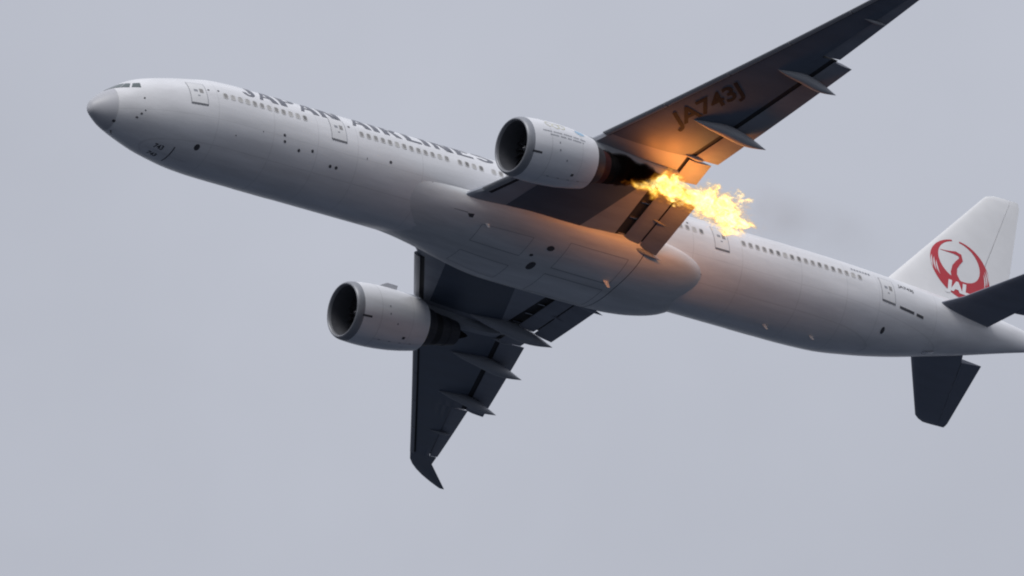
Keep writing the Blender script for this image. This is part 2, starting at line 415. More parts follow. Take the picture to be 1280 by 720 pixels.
# ports, drains and valves on the skin
def dot(x, thd, a, b, m=M['mark'], name='skin_port', off=.009):
    n = 12; a *= .86; b *= .86; c = fpt(x, rad(thd), off)
    V = [c] + [fpt(x + a*math.cos(2*math.pi*k/n), rad(thd) + b*math.sin(2*math.pi*k/n)/max(.6, fw(x)), off) for k in range(n)]
    return part(name, V, [(0, 1 + k, 1 + (k+1) % n) for k in range(n)], m, fus, smooth=False)
for x, t, a, b in ((3.3, -6, .07, .07), (3.19, -35.6, .09, .07), (2.96, -43.8, .10, .07), (3.39, -28.9, .05, .06), (7.31, -63.6, .22, .27), (1.73, -66, .12, .12), (13.08, -22, .11, .11), (13.15, -29.4, .11, .11), (14.27, -35, .11, .13), (15.25, -31.4, .11, .12), (16.75, -42.8, .12, .13), (17.2, -42.6, .12, .13), (21.06, -18.4, .12, .12), (59.68, -56, .18, .30), (9.6, -38, .05, .05), (11.5, -25, .04, .05), (44.0, 18, .10, .10), (19.3, -22, .03, .1), (24.3, -28, .05, .05)):
    dot(x, t, a, b)
for x in (6.5, 7.2):  dot(x + 1.15, 17, .09, .09)
dot(18.1, 16, .10, .10)
# nose gear doors
for s in (-1, 1):
    def gd(x0, x1, ta, tb, off): return loft([[fpt(x0 + (x1-x0)*i/6, rad(-90 - s*(ta + (tb-ta)*j/4)), off) for j in range(5)] for i in range(7)], closed=False, caps=False)
    V, F = gd(4.3, 5.95, .6, 17, .010); g = part('nose_gear_door', V, F, M['white'], plane)
    V, F = gd(5.95, 6.02, .2, 17.5, .014); part('door_gap', V, F, M['mark'], g)
    V, F = gd(6.05, 7.2, .6, 13, .010); part('nose_gear_door', V, F, M['white'], plane)
    bm = cut_strips(text_polys('743', .62, .02), .3)
    f = (lambda u, v: fpt(4.72 + u * .72, rad(-90 + 5.0) + v * 1.0 / 3.0, .016)) if s > 0 else (lambda u, v: fpt(4.72 + u * .72, rad(-90 - 14) + v / 3.0, .016))
    o = bm_to_part(bm, f, 'gear_door_number', M['mark'], fus); o.parent = g
# blade antennas, drain masts and belly lights
def blade(x, thd, h, c, m, name='blade_antenna', t=.03):
    b0 = np.array(fpt(x, rad(thd))); n = np.array(fpt(x, rad(thd), 1.)) - b0
    tan = np.cross(n, [1, 0, 0])
    secs = []
    for k, (hh, dx, cc) in enumerate(((-.05, 0, c), (h * .6, h * .25, c * .75), (h, h * .5, c * .5))):
        o = b0 + n * hh
        secs.append([o + np.array([dx - cc/2, 0, 0]), o + np.array([dx, 0, 0]) + tan*t, o + np.array([dx + cc/2, 0, 0]), o + np.array([dx, 0, 0]) - tan*t])
    V, F = loft(secs); return part(name, V, F, m, plane, smooth=False)
blade(1.95, -100, .24, .14, M['mark'], 'pitot_probe')
for x, t in ((12.0, 90), (36.0, 90), (52.0, 90)): blade(x, t, .45, .5, M['white'])
for x, t, h in ((51.2, -86, .42), (54.75, -84, .34)): blade(x, t, h * .85, .36, M['frame'], 'drain_mast', .04)
V, F = loft([[fpt(64.0 + .9*i/5, rad(-97 + 9*j/3), .02 + .03*math.sin(math.pi*i/5)) for j in range(4)] for i in range(6)], closed=False, caps=False)
part('tail_skid_plate', V, F, M['metal'], plane)

# --- belly fairing
BX = [21.8, 23, 24.5, 26, 28, 31, 34, 38, 40.5, 42.0, 43.4, 44.5, 45.2, 45.6]
BA = pchip(BX, [3.4, 3.45, 3.48, 3.50, 3.54, 3.60, 3.64, 3.64, 3.58, 3.42, 3.10, 2.66, 2.15, 1.5])
BB = pchip(BX, [-3.30, -3.32, -3.35, -3.38, -3.42, -3.47, -3.50, -3.54, -3.52, -3.44, -3.28, -3.05, -2.75, -2.4])
BT = pchip(BX, [-1.0, -1.0, -1.0, -1.0, -1.0, -1.0, -.85, -.8, -.8, -.85, -1.0, -1.2, -1.5, -1.8])
def bpt(x, t, off=0.):
    a, b, tp = BA(x), BB(x), BT(x); zc = -1.95; c, s = math.cos(t), math.sin(t)
    e = .80
    y = -(a + off) * math.copysign(abs(c) ** e, c); s_ = math.copysign(abs(s) ** e, s)
    z = zc + (s_ * (tp - zc + off) if s > 0 else s_ * (zc - b + off))
    # ahead of the wing the fairing grows smoothly out of the round fuselage
    k = min(1, max(0, (x - 22.0) / 10.0)); k = k * k * (3 - 2 * k)
    if k < 1:
        rs = math.hypot(y, z - zc); ph = math.atan2(z - zc, -y); cs, sn = math.cos(ph), math.sin(ph)
        rf = -zc * sn + math.sqrt(max(0, (zc * sn) ** 2 + 3.1 ** 2 - zc ** 2)) - .04 + off
        rr_ = rf + (max(rs, .2) - rf) * k if rs > rf or sn > .2 else rf + (rs - rf) * k
        y = -rr_ * cs; z = zc + rr_ * sn
    return (x, y, z)
V, F = loft([[bpt(BX[0] + (BX[-1] - BX[0]) * i / 70, 2*math.pi*j/56) for j in range(56)] for i in range(71)])
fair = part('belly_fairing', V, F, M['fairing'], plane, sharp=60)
def bstrip(x0, x1, t0, t1, off, m, name, n=14, bend=0.):
    A = []; B = []
    for i in range(n + 1):
        t = rad(t0 + (t1 - t0) * i / n); d = bend * (i / n)
        A.append(bpt(x0 + d, t, off)); B.append(bpt(x1 + d, t, off))
    V, F = loft([A, B], closed=False, caps=False); return part(name, V, F, m, fair)
bstrip(39.9, 39.95, -20, -150, .006, M['mark'], 'fairing_joint', 30, bend=-.6)
M['jointfair'] = mat('fairing_joint_grey', (.36, .37, .385), .5)
def bline(pts, name='gear_door_joint', wd=.045):
    for (xa, ta), (xb, tb) in zip(pts[:-1], pts[1:]):
        n = 10; A = []; B = []
        for i in range(n + 1):
            x = xa + (xb - xa) * i / n; t = ta + (tb - ta) * i / n
            if abs(xb - xa) > .3: A.append(bpt(x, rad(t) - wd / 6, .006)); B.append(bpt(x, rad(t) + wd / 6, .006))
            else: A.append(bpt(x - wd / 2, rad(t), .006)); B.append(bpt(x + wd / 2, rad(t), .006))
        V, F = loft([A, B], closed=False, caps=False); part(name, V, F, M['jointfair'], fair)
for sgn in (1, -1):
    bline([(34.6, -90 + sgn*3), (39.0, -90 + sgn*3), (39.0, -90 + sgn*44), (34.6, -90 + sgn*44), (34.6, -90 + sgn*3)])
    bline([(28.3, -90 + sgn*6), (32.0, -90 + sgn*6), (32.0, -90 + sgn*36), (28.3, -90 + sgn*36), (28.3, -90 + sgn*6)], 'pack_door_joint')
def bdot(x, t, a, b, m=M['mark'], name='belly_port', off=.01):
    n = 12; V = [bpt(x, rad(t), off)] + [bpt(x + a*math.cos(2*math.pi*k/n), rad(t) + b*math.sin(2*math.pi*k/n)/3.5, off) for k in range(n)]
    return part(name, V, [(0, 1 + k, 1 + (k+1) % n) for k in range(n)], m, fair, smooth=False)
bdot(33.55, -63, .27, .26); bdot(33.3, -90, .27, .24); bdot(32.7, -79, .14, .11)
bdot(45.1, -14, .06, .12); bdot(45.5, -20, .05, .1)
def bpoly(pts, m, name):
    V = [bpt(x, rad(t), .010) for x, t in pts]; return part(name, V, [tuple(range(len(V)))], m, fair, smooth=False)
bpoly([(27.05, -38), (27.5, -37), (27.5, -46), (27.25, -46)], M['mark'], 'air_inlet')
bpoly([(26.1, -33), (27.05, -35.5), (27.05, -37), (26.1, -34)], M['seal'], 'air_inlet')
# beacon and masts under the belly
def mast(p, h, c, m, name, tw=.05):
    V, F = loft([[(p[0] - c/2, p[1], p[2] + .05), (p[0], p[1] - tw, p[2] + .05), (p[0] + c/2, p[1], p[2] + .05), (p[0], p[1] + tw, p[2] + .05)],
                 [(p[0] - c/4 + h*.4, p[1], p[2] - h), (p[0] + h*.4, p[1] - tw*.7, p[2] - h), (p[0] + c/4 + h*.4, p[1], p[2] - h), (p[0] + h*.4, p[1] + tw*.7, p[2] - h)]])
    return part(name, V, F, m, plane, smooth=False)
mast(bpt(38.6, rad(-84)), .50, .42, M['fairing'], 'drain_mast', .06)
mast(bpt(28.6, rad(-52)), .25, .35, M['fairing'], 'belly_light', .08)

# ------------------------------------------------------------------ wings
def zle(y): return -2.2 + .137 * y + .002 * y * y
def xle(y):
    if y <= 29.4: return 27.39 + .685 * (y - 4)
    t = y - 29.4; return 44.79 + .86 * t + .20 * t * t
def xte(y):
    if y <= 10.8: return 39.6
    if y <= 29.4: return 39.5 + .376 * (y - 10.8)
    t = y - 29.4; return 46.49 + 1.03 * t
def low_end(y):
    if y <= 8.25: return 37.48
    if y <= 10.85: return 38.35
    if y <= 20.95: return 38.45 + .428 * (y - 10.85)
    if y <= 28.3: return xte(y) - max(.55, .30 * (xte(y) - xle(y)))
    return xte(y)
def up_end(y):
    if y <= 8.25: return 39.2
    if y <= 10.85: return 39.0
    if y <= 20.95: return min(xte(y), low_end(y) + .7)
    return low_end(y) + .001 if y <= 28.3 else xte(y)
def inc(y): return math.tan(rad(np.interp(y, [3, 11, 32], [1.6, .6, -.5])))
def gl(s): return (math.sqrt(max(0, s)) * 1.9 * (1 - .42 * s) if s < .35 else np.interp(s, [.35, .5, .65, .8, .9, 1], [.959, 1., .88, .55, .28, .04]))
def gu(s): return (math.sqrt(max(0, s)) * 1.9 * (1 - .42 * s) if s < .35 else np.interp(s, [.35, .5, .65, .8, .9, 1], [.959, .95, .78, .48, .26, .04]))
def zchord(x, y): return zle(y) - (x - xle(y)) * inc(y)
def lowz(x, y):
    c = xte(y) - xle(y); s = min(1, max(0, (x - xle(y)) / c)); return zchord(x, y) - .036 * c * gl(s)
def upz(x, y):
    c = xte(y) - xle(y); s = min(1, max(0, (x - xle(y)) / c)); k = np.interp(y, [3, 11, 30], [.085, .072, .06]); return zchord(x, y) + k * c * gu(s)
def slat_here(y): return (3.7 < y < 8.75) or (10.5 < y < 28.4)
def wing(side):
    tagw = 'wing'
    ys = [2.2, 3.2, 4.2, 5.5, 7, 8.24, 8.26, 9.5, 10.84, 10.86, 12.5, 14.5, 16.5, 18.5, 20.0, 20.94, 20.96, 23, 25, 27, 28.29, 28.31, 28.42, 29.4, 30.0, 30.6, 31.2, 31.8, 32.2, 32.4]
    secs = []; nl, nu = 16, 16
    for y in ys:
        xl, c = xle(y), xte(y) - xle(y)
        a = (.30 + .012 * c) if 3.6 < y < 28.4 else 0.0        # the fixed nose sits behind the slats
        pts = []
        for i in range(nu + 1):
            s = (1 - i / nu) ** 1.7; x = xl + a + (up_end(y) - xl - a) * s; z = upz(x, y) - (.0 if a == 0 else .05 * (1 - s) ** 6); pts.append((x, side * y, z))
        if a:
            zm = (upz(xl + a, y) + lowz(xl + a, y)) / 2; x0, _, z0 = pts[-1]; pts[-1] = (xl + a, side * y, zm + .02)
        for i in range(1, nl + 1):
            s = (i / nl) ** 1.7; x = xl + a + (low_end(y) - xl - a) * s; pts.append((x, side * y, lowz(x, y)))
        secs.append(pts)
    V, F = loft(secs)
    n = len(secs[0]); fm = [0] * len(F)
    for i in range(len(ys) - 1):
        fm[i * n + n - 1] = 1 if ys[i + 1] <= 28.3 else 0       # face closing the cove: dark primer, with recess shade in its colour
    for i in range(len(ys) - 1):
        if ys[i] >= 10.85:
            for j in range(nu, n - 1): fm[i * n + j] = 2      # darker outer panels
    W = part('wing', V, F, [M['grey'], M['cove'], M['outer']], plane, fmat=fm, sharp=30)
    # darker skin panels of the wing box
    def skin(fore, aft, ylist, name='wing_skin_panel', off=.012, nx=10):
        rows = [[(fore(y) + (aft(y) - fore(y)) * i / nx, side * y, lowz(fore(y) + (aft(y) - fore(y)) * i / nx, y) - off) for i in range(nx + 1)] for y in ylist]
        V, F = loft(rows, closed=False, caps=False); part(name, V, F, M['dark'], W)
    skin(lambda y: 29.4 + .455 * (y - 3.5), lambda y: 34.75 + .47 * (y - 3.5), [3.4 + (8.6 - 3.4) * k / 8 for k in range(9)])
    # slats
    def slat(y0, y1):
        secs = []
        for k in range(5):
            y = y0 + (y1 - y0) * k / 4; c = xte(y) - xle(y); xl = xle(y); z = zle(y) - .05; q = .42 + .022 * c; h = .13 + .016 * c
            outer = [(1.35, .95), (.95, .86), (.55, .68), (.25, .42), (.06, .14), (0, -.10), (.06, -.34), (.25, -.56), (.45, -.68), (.62, -.74)]
            inner = [(.60, -.66), (.50, -.45), (.42, -.1), (.55, .36), (.90, .70), (1.35, .90)]
            secs.append([(xl + px * q - .03, side * y, z + pz * h) for px, pz in outer + inner])
        V, F = loft(secs); part('slat', V, F, M['lip'], W, sharp=40)
    slat(3.85, 8.6)
    def slat_gap_shade(y0, y1, wd):  # dark sheet on the skin; the gap's shade is put into its colour
        rows = []
        for k in range(7):
            y = y0 + (y1 - y0) * k / 6; c = xte(y) - xle(y); q = .42 + .022 * c; xa = xle(y) + .60 * q
            rows.append([(xa + wd * i / 3, side * y, lowz(xa + wd * i / 3, y) - .010) for i in range(4)])
        V, F = loft(rows, closed=False, caps=False); part('slat_gap_shade', V, F, M['cove'], W)
    slat_gap_shade(3.8, 8.7, .34); slat_gap_shade(10.7, 28.2, .16)
    def slot_blocker(y0, y1, xa, xb, z, name='flap_slot_blocker'):  # added dark plate above a slot, so that no sky shows through
        secs = []
        for k in range(5):
            y = y0 + (y1 - y0) * k / 4
            secs.append([(xa(y), side*y, z(y)), (xb(y), side*y, z(y) - .02), (xb(y), side*y, z(y) + .02), (xa(y), side*y, z(y) + .03)])
        V, F = loft(secs); part(name, V, F, M['cove'], W, smooth=False)
    slot_blocker(3.45, 8.15, lambda y: 38.9, lambda y: 40.1, lambda y: zle(y) - .48)
    slot_blocker(21.0, 28.2, lambda y: low_end(y) - .25, lambda y: low_end(y) + .3, lambda y: zchord(low_end(y), y) + .10, 'hinge_slot_blocker')
    e = [10.7, 14.2, 17.8, 21.3, 24.8, 28.34]
    for a, b in zip(e[:-1], e[1:]): slat(a + .03, b - .03)
    # moving surfaces behind the spar
    def element(name, y0, y1, xa, xb, za, zb, t, m, ns=6, camber=.0):
        secs = []
        for k in range(ns + 1):
            y = y0 + (y1 - y0) * k / ns; A, B, ZA, ZB = xa(y), xb(y), za(y), zb(y); top = []; bot = []
            for i in range(9):
                s = i / 8; th = t * (math.sqrt(s) * 1.9 * (1 - .42 * s) if s < .35 else np.interp(s, [.35, .6, 1], [.96, .72, .06]))
                z = ZA + (ZB - ZA) * s - camber * s * (1 - s) * 4
                top.append((A + (B - A) * s, side * y, z + th * .62)); bot.append((A + (B - A) * s, side * y, z - th * .38))
            secs.append(top[::-1] + bot[1:])
        V, F = loft(secs); return part(name, V, F, m, W, sharp=40)
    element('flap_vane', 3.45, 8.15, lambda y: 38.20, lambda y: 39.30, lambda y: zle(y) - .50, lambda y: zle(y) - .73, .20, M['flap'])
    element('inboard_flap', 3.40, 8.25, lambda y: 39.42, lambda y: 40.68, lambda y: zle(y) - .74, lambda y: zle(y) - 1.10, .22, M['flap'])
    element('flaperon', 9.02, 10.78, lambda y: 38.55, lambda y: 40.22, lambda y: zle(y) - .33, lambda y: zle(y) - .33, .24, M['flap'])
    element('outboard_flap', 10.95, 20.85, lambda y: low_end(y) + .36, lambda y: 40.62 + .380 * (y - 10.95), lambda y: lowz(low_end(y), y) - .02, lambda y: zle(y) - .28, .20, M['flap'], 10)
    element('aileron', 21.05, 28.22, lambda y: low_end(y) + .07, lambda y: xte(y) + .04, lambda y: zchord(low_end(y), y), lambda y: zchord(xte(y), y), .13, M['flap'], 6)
    # flap track fairings
    def canoe(y, xf, xt, hw, hh, drop, name='flap_track_fairing', m=None, zoff=0., tip=None):
        secs = []; n = 12
        for k in range(17):
            s = k / 16; x = xf + (xt - xf) * s; r = max(.02, (math.sin(math.pi * min(1, s * 1.25) * .5) ** .8) * (1 if s < .45 else max(0, 1 - ((s - .45) / .55) ** 1.9)))
            zc = lowz(min(x, low_end(y)), y) + zoff - hh * .45 * r - drop * max(0, s - .35) ** 1.25 / (.65 ** 1.25)
            secs.append([(x, side * (y + hw * r * math.cos(2*math.pi*j/n)), zc + hh * r * math.sin(2*math.pi*j/n)) for j in range(n)])
        V, F = loft(secs); return part(name, V, F, m or M['canoe'], W, sharp=60)
    canoe(8.62, 34.7, 41.0, .54, .66, .98)
    canoe(13.80, 36.9, 42.3, .44, .56, .88)
    canoe(19.20, 39.8, 44.15, .36, .48, .82)
    canoe(10.95, 38.05, 39.75, .13, .20, .05, 'hinge_fairing')
    canoe(24.6, 42.9, 44.6, .10, .14, .05, 'hinge_fairing')
    canoe(3.30, 37.6, 41.15, .17, .26, .62, 'flap_root_fairing', M['grey'], -.15)
    # hinge arm across the inboard flap
    V, F = loft([[(38.75 + 1.45*s, side*(5.75 + (.05 if j in (1, 2) else -.05)), zle(5.75) - .56 - .40*s - (.13*math.sin(math.pi*(.1 + .8*s)) if j < 2 else -.02)) for j in range(4)] for s in (0, .25, .5, .75, 1)])
    part('flap_hinge_arm', V, F, M['flap'], W, smooth=False)
    # brackets in the open cove
    for y in (3.75, 5.2, 6.6, 7.9):
        V, F = box((38.0, side * y, zle(y) - .38), (.75, .05, .14)); part('flap_bracket', V, F, M['metal'], W, smooth=False)
    # wing tip light lens
    return W
wings = {s: wing(s) for s in (-1, 1)}
# registration under the port wing, baseline parallel to the leading edge
bm = cut_strips(text_polys('JA743J', 1.78, .045), .3); cut_strips(bm, .4, 0)
d = np.array([.565, .825]); un = np.array([-.825, .565])
def wmap(u, v):
    q = np.array([36.28, 12.98]) + d * u * .98 + un * v; return (q[0], -q[1], lowz(q[0], q[1]) - .028)
bm_to_part(bm, wmap, 'wing_registration', M['black'], wings[-1])

# ------------------------------------------------------------------ engines and pylons
def engine(side):
    burning = side < 0
    o = np.array([25.45, -9.60, -2.72]) if burning else np.array([25.55, 9.75, -2.82]); ax = np.array([6.3, -side * .12, .36]); ax /= np.linalg.norm(ax)
    e2 = np.cross([0, 0, 1.], ax); e2 /= np.linalg.norm(e2); e3 = np.cross(ax, e2)    # e2 starboard-ish, e3 up
    if e2[1] < 0: e2 = -e2
    if e3[2] < 0: e3 = -e3
    def P(a, r, t, droop=0.):
        return tuple(o + ax * (a + droop * r * math.sin(t)) + e2 * (r * math.cos(t)) + e3 * (r * math.sin(t)))
    def lathe(prof, n=56, closed=False, droop=None):
        V, F = loft([[P(a, r, 2*math.pi*j/n, 0) for j in range(n)] for a, r in prof], caps=False)
        return V, F
    cowl_prof = [(.50, 1.90), (.75, 1.93), (1.0, 1.955), (1.5, 1.985), (2.1, 1.995), (2.9, 1.98), (3.8, 1.92), (4.6, 1.82), (5.2, 1.72), (5.62, 1.64), (5.63, 1.61), (5.2, 1.63), (4.6, 1.66), (4.2, 1.68)]
    V, F = lathe(cowl_prof); eng = part('engine', V, F, M['nacelle'], plane, sharp=50)
    if burning: eng['label'] = 'left engine with flames behind its exhaust'
    V, F = lathe([(.50, 1.902), (.34, 1.882), (.2, 1.85), (.09, 1.80), (.02, 1.745), (0, 1.70), (.03, 1.655), (.10, 1.62), (.22, 1.595)]); part('inlet_lip', V, F, M['lip'], eng, sharp=80)
    V, F = lathe([(.22, 1.595), (.6, 1.58), (1.1, 1.60), (1.75, 1.63), (2.4, 1.63)]); part('inlet_duct', V, F, M['duct'], eng)
    V, F = lathe([(1.95, 1.63), (1.96, .1)]); part('fan_back_plate', V, F, M['black'], eng)
    n = 22; vf = []
    for k in range(n):
        t0 = 2*math.pi*k/n; secs = []
        for r in (.45, .8, 1.2, 1.6):
            tw = np.interp(r, [.45, 1.6], [.15, .75]); ch = np.interp(r, [.45, 1.6], [.22, .34]); sw = .10 * math.sin((r - .45) * 2)
            pts = []
            for u, q in ((-1, 0), (0, .018), (1, 0), (0, -.018)):
                da = (u * ch * math.cos(tw)) * .5; dt = (u * ch * math.sin(tw) * .9 + q) / r
                pts.append(P(1.6 + da, r, t0 + dt + sw))
            secs.append(pts)
        vf.append(loft(secs))
    V, F = merge(*vf); part('fan', V, F, M['blade'], eng, smooth=False)
    V, F = lathe([(.88, .015), (1.0, .14), (1.2, .28), (1.45, .40), (1.75, .48)], 24); part('spinner', V, F, M['blade'], eng)
    sp = []
    for k in range(14):
        s = k / 13; a = 1.0 + .5 * s; r = np.interp(a, [1.0, 1.2, 1.45, 1.75], [.14, .28, .40, .48]) + .006; t = 2.4 + 3.6 * s
        sp.append([P(a, r, t), P(a + .05, r + .015, t + .12)])
    V, F = loft(sp, closed=False, caps=False); part('spinner_swirl', V, F, M['whitemark'], eng)
    # bypass back wall, core cowl, core nozzle, exhaust plug
    V, F = lathe([(4.9, 1.67), (4.95, 1.1)]); part('bypass_duct', V, F, M['black'], eng)
    V, F = lathe([(4.6, 1.40), (5.4, 1.38), (5.9, 1.31), (6.3, 1.22), (6.5, 1.17)]); part('core_cowl', V, F, M['hot'], eng)
    V, F = lathe([(6.5, 1.17), (6.52, 1.10), (6.75, 1.06), (7.05, 1.02)]); part('core_cowl_seal', V, F, M['black'] if not burning else M['brown'], eng)
    V, F = lathe([(6.9, 1.03), (7.9, .90), (8.5, .78), (8.52, .74), (7.6, .80)]); part('core_nozzle', V, F, M['soot'] if burning else M['hot'], eng)
    V, F = lathe([(7.3, .62), (8.2, .52), (8.9, .30), (9.4, .12), (9.55, .02)], 24); part('exhaust_plug', V, F, M['soot'], eng)
    V, F = lathe([(7.7, .95), (7.72, .2)], 24); part('turbine_back_plate', V, F, M['black'], eng)
    # cowl joints
    def cring(a, wd, m, name='cowl_joint', t0=0, t1=2*math.pi, off=.006):
        rr = lambda q: float(np.interp(q, [c[0] for c in cowl_prof[:10]], [c[1] for c in cowl_prof[:10]])) + off
        A = [P(a, rr(a), t0 + (t1-t0)*k/48) for k in range(49)]; B = [P(a + wd, rr(a + wd), t0 + (t1-t0)*k/48) for k in range(49)]
        V, F = loft([A, B], closed=False, caps=False); return part(name, V, F, m, eng)
    def rr(q): return float(np.interp(q, [c[0] for c in cowl_prof[:10]], [c[1] for c in cowl_prof[:10]]))
    cring(1.75, .03, M['jointgrey']); cring(4.2, .02, M['jointgrey'])
    def cpatch(a0, a1, t0, t1, m, name, off=.008, na=4, ntt=6, parent=None):
        V, F = loft([[P(a0 + (a1-a0)*i/na, rr(a0 + (a1-a0)*i/na) + off, t0 + (t1-t0)*j/ntt) for j in range(ntt+1)] for i in range(na+1)], closed=False, caps=False)
        return part(name, V, F, m, parent or eng)
    # slot behind the lip on the left flank, vents, latch line
    tl = rad(180 + 40)
    cpatch(.40, 1.08, tl - .035, tl + .035, M['mark'], 'cowl_vent')
    for a, t in ((2.3, 192), (2.35, 206), (3.0, 222)): cpatch(a, a + .10, rad(t), rad(t) + .06, M['greymark'], 'cowl_vent')
    cpatch(3.75, 3.97, rad(246), rad(246) + .10, M['mark'], 'cowl_vent')
    cpatch(1.8, 5.5, rad(262), rad(262) + .012, M['jointgrey'], 'cowl_latch_line', .006, 10, 1)
    for q in range(4): cpatch(2.1 + .8*q, 2.3 + .8*q, rad(261), rad(261) + .03, M['greymark'], 'cowl_latch', .008, 1, 1)
    # strake on the inboard shoulder
    ts = rad(128) if side > 0 else rad(52)
    secs = []
    for s in (0, .15, .4, .75, 1):
        a = 2.35 + 1.35 * s; h = .27 * min(1, s * 3) if s < 1 else .26
        b0 = np.array(P(a, rr(a) - .03, ts)); nn = np.array(P(a, rr(a) + 1, ts)) - np.array(P(a, rr(a), ts)); tt = np.cross(nn, ax)
        secs.append([b0 + tt*.02, b0 - tt*.02, b0 - tt*.012 + nn*(h + .03), b0 + tt*.012 + nn*(h + .03)])
    V, F = loft(secs); part('nacelle_strake', V, F, M['nacelle'], eng, smooth=False)
    # emblem and two rows of small lettering, too small in the photograph to read
    if side < 0:
        def word(a, wd, t, h): cpatch(a, a + wd, t - h/2, t + h/2, M['greymark'], 'cowl_lettering', .007, 2, 2)
        random.seed(11)
        for row, (t, a0, a1) in enumerate(((rad(174), 1.15, 4.45), (rad(181), 1.65, 4.3))):
            a = a0
            while a < a1:
                wl = random.choice((3, 4, 5, 6))
                for k in range(wl):
                    if a > a1: break
                    word(a, .085, t, .052); a += .115
                a += .10
        n = 20
        def disc(a, t, ra, rt, m, name, off): 
            V = [P(a, rr(a) + off, t)] + [P(a + ra*math.cos(2*math.pi*k/n), rr(a + ra*math.cos(2*math.pi*k/n)) + off, t + rt*math.sin(2*math.pi*k/n)) for k in range(n)]
            part(name, V, [(0, 1 + k, 1 + (k+1) % n) for k in range(n)], m, eng, smooth=False)
        disc(4.3, rad(153), .46, .155, M['whitemark'], 'cowl_emblem', .008); disc(4.3, rad(153), .40, .13, M['blue'], 'cowl_emblem', .012)
        for a, t in ((1.85, 152), (2.35, 155), (2.8, 153)):
            V, F = loft([[P(a + r*math.cos(2*math.pi*k/20), rr(a) + .01, rad(t) + r/2*1.0*math.sin(2*math.pi*k/20)) for k in range(20)] for r in (.22, .29)], caps=False)
            part('cowl_emblem', V, F, M['paleyellow'], eng)
    # pylon: a blade from the crown of the nacelle under the wing
    prof = [  # x, z low, z high, half width
        (27.2, -1.05, -.74, .05), (28.2, -1.15, -.62, .22), (29.6, -1.2, -.46, .34), (30.9, -1.3, -.36, .40), (32.0, -1.38, -.40, .43),
        (33.2, -1.52, -.75, .43), (34.6, -1.66, -.85, .40), (35.9, -1.74, -.95, .34), (36.9, -1.62, -.95, .24), (37.9, -1.35, -.9, .12), (38.5, -1.12, -.85, .03)]
    secs = []
    for x, zl, zh, hw in prof:
        y = side * 9.55
        secs.append([(x, y - hw*.55, zl), (x, y - hw, zl + (zh-zl)*.35), (x, y - hw, zl + (zh-zl)*.8), (x, y - hw*.5, zh), (x, y + hw*.5, zh), (x, y + hw, zl + (zh-zl)*.8), (x, y + hw, zl + (zh-zl)*.35), (x, y + hw*.55, zl)])
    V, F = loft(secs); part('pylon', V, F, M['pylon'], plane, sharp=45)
    return eng
engs = {s: engine(s) for s in (-1, 1)}

# ------------------------------------------------------------------ tail
def foil(t, n=10):
    up_ = []; 
    for i in range(n + 1):
        s = (i / n) ** 1.6; y = t / .2 * (.2969*math.sqrt(s) - .126*s - .3516*s*s + .2843*s**3 - .1015*s**4); up_.append((s, y))
    return up_
def surf_sections(stn, f0, f1, t):
    """stn: (origin LE point, chord, thickness axis vector); chord fractions f0..f1"""
    secs = []
    for le, c, nv in stn:
        le = np.array(le); nv = np.array(nv); a = []; b = []
        for i in range(11):
            s = f0 + (f1 - f0) * ((i / 10) ** 1.6 if f0 == 0 else i / 10)
            y = t / .2 * (.2969*math.sqrt(s) - .126*s - .3516*s*s + .2843*s**3 - .1015*s**4) * c
            p = le + np.array([s * c, 0, 0]); a.append(p + nv * y); b.append(p - nv * y)
        secs.append(a[::-1] + (b[1:] if f0 == 0 else b))
    return secs
FIN = [(z, 62.29 + (z - 3.95) * 1.023, np.interp(z, [2.4, 13.0], [70.9, 74.1])) for z in (2.4, 3.5, 5, 7, 9, 11, 12.7)]
def finle(z): return 62.29 + (z - 3.95) * 1.023
def finte(z): return float(np.interp(z, [2.4, 13.0], [70.9, 74.1]))
stn = [((finle(z), 0, z), finte(z) - finle(z), (0, 1, 0)) for z in (2.3, 3.5, 5, 7, 9, 11, 12.5)]
stn += [((finle(12.5) + .35, 0, 12.8), finte(12.8) - finle(12.5) - .45, (0, .7, 0)), ((finle(12.5) + .95, 0, 12.98), finte(13) - finle(12.5) - 1.15, (0, .25, 0))]
V, F = loft(surf_sections(stn, 0, .70, .10)); fin = part('tail_fin', V, F, M['fin'], plane, sharp=40)
V, F = loft(surf_sections(stn[1:], .707, 1.0, .10)); part('rudder', V, F, M['fin'], plane, sharp=40)
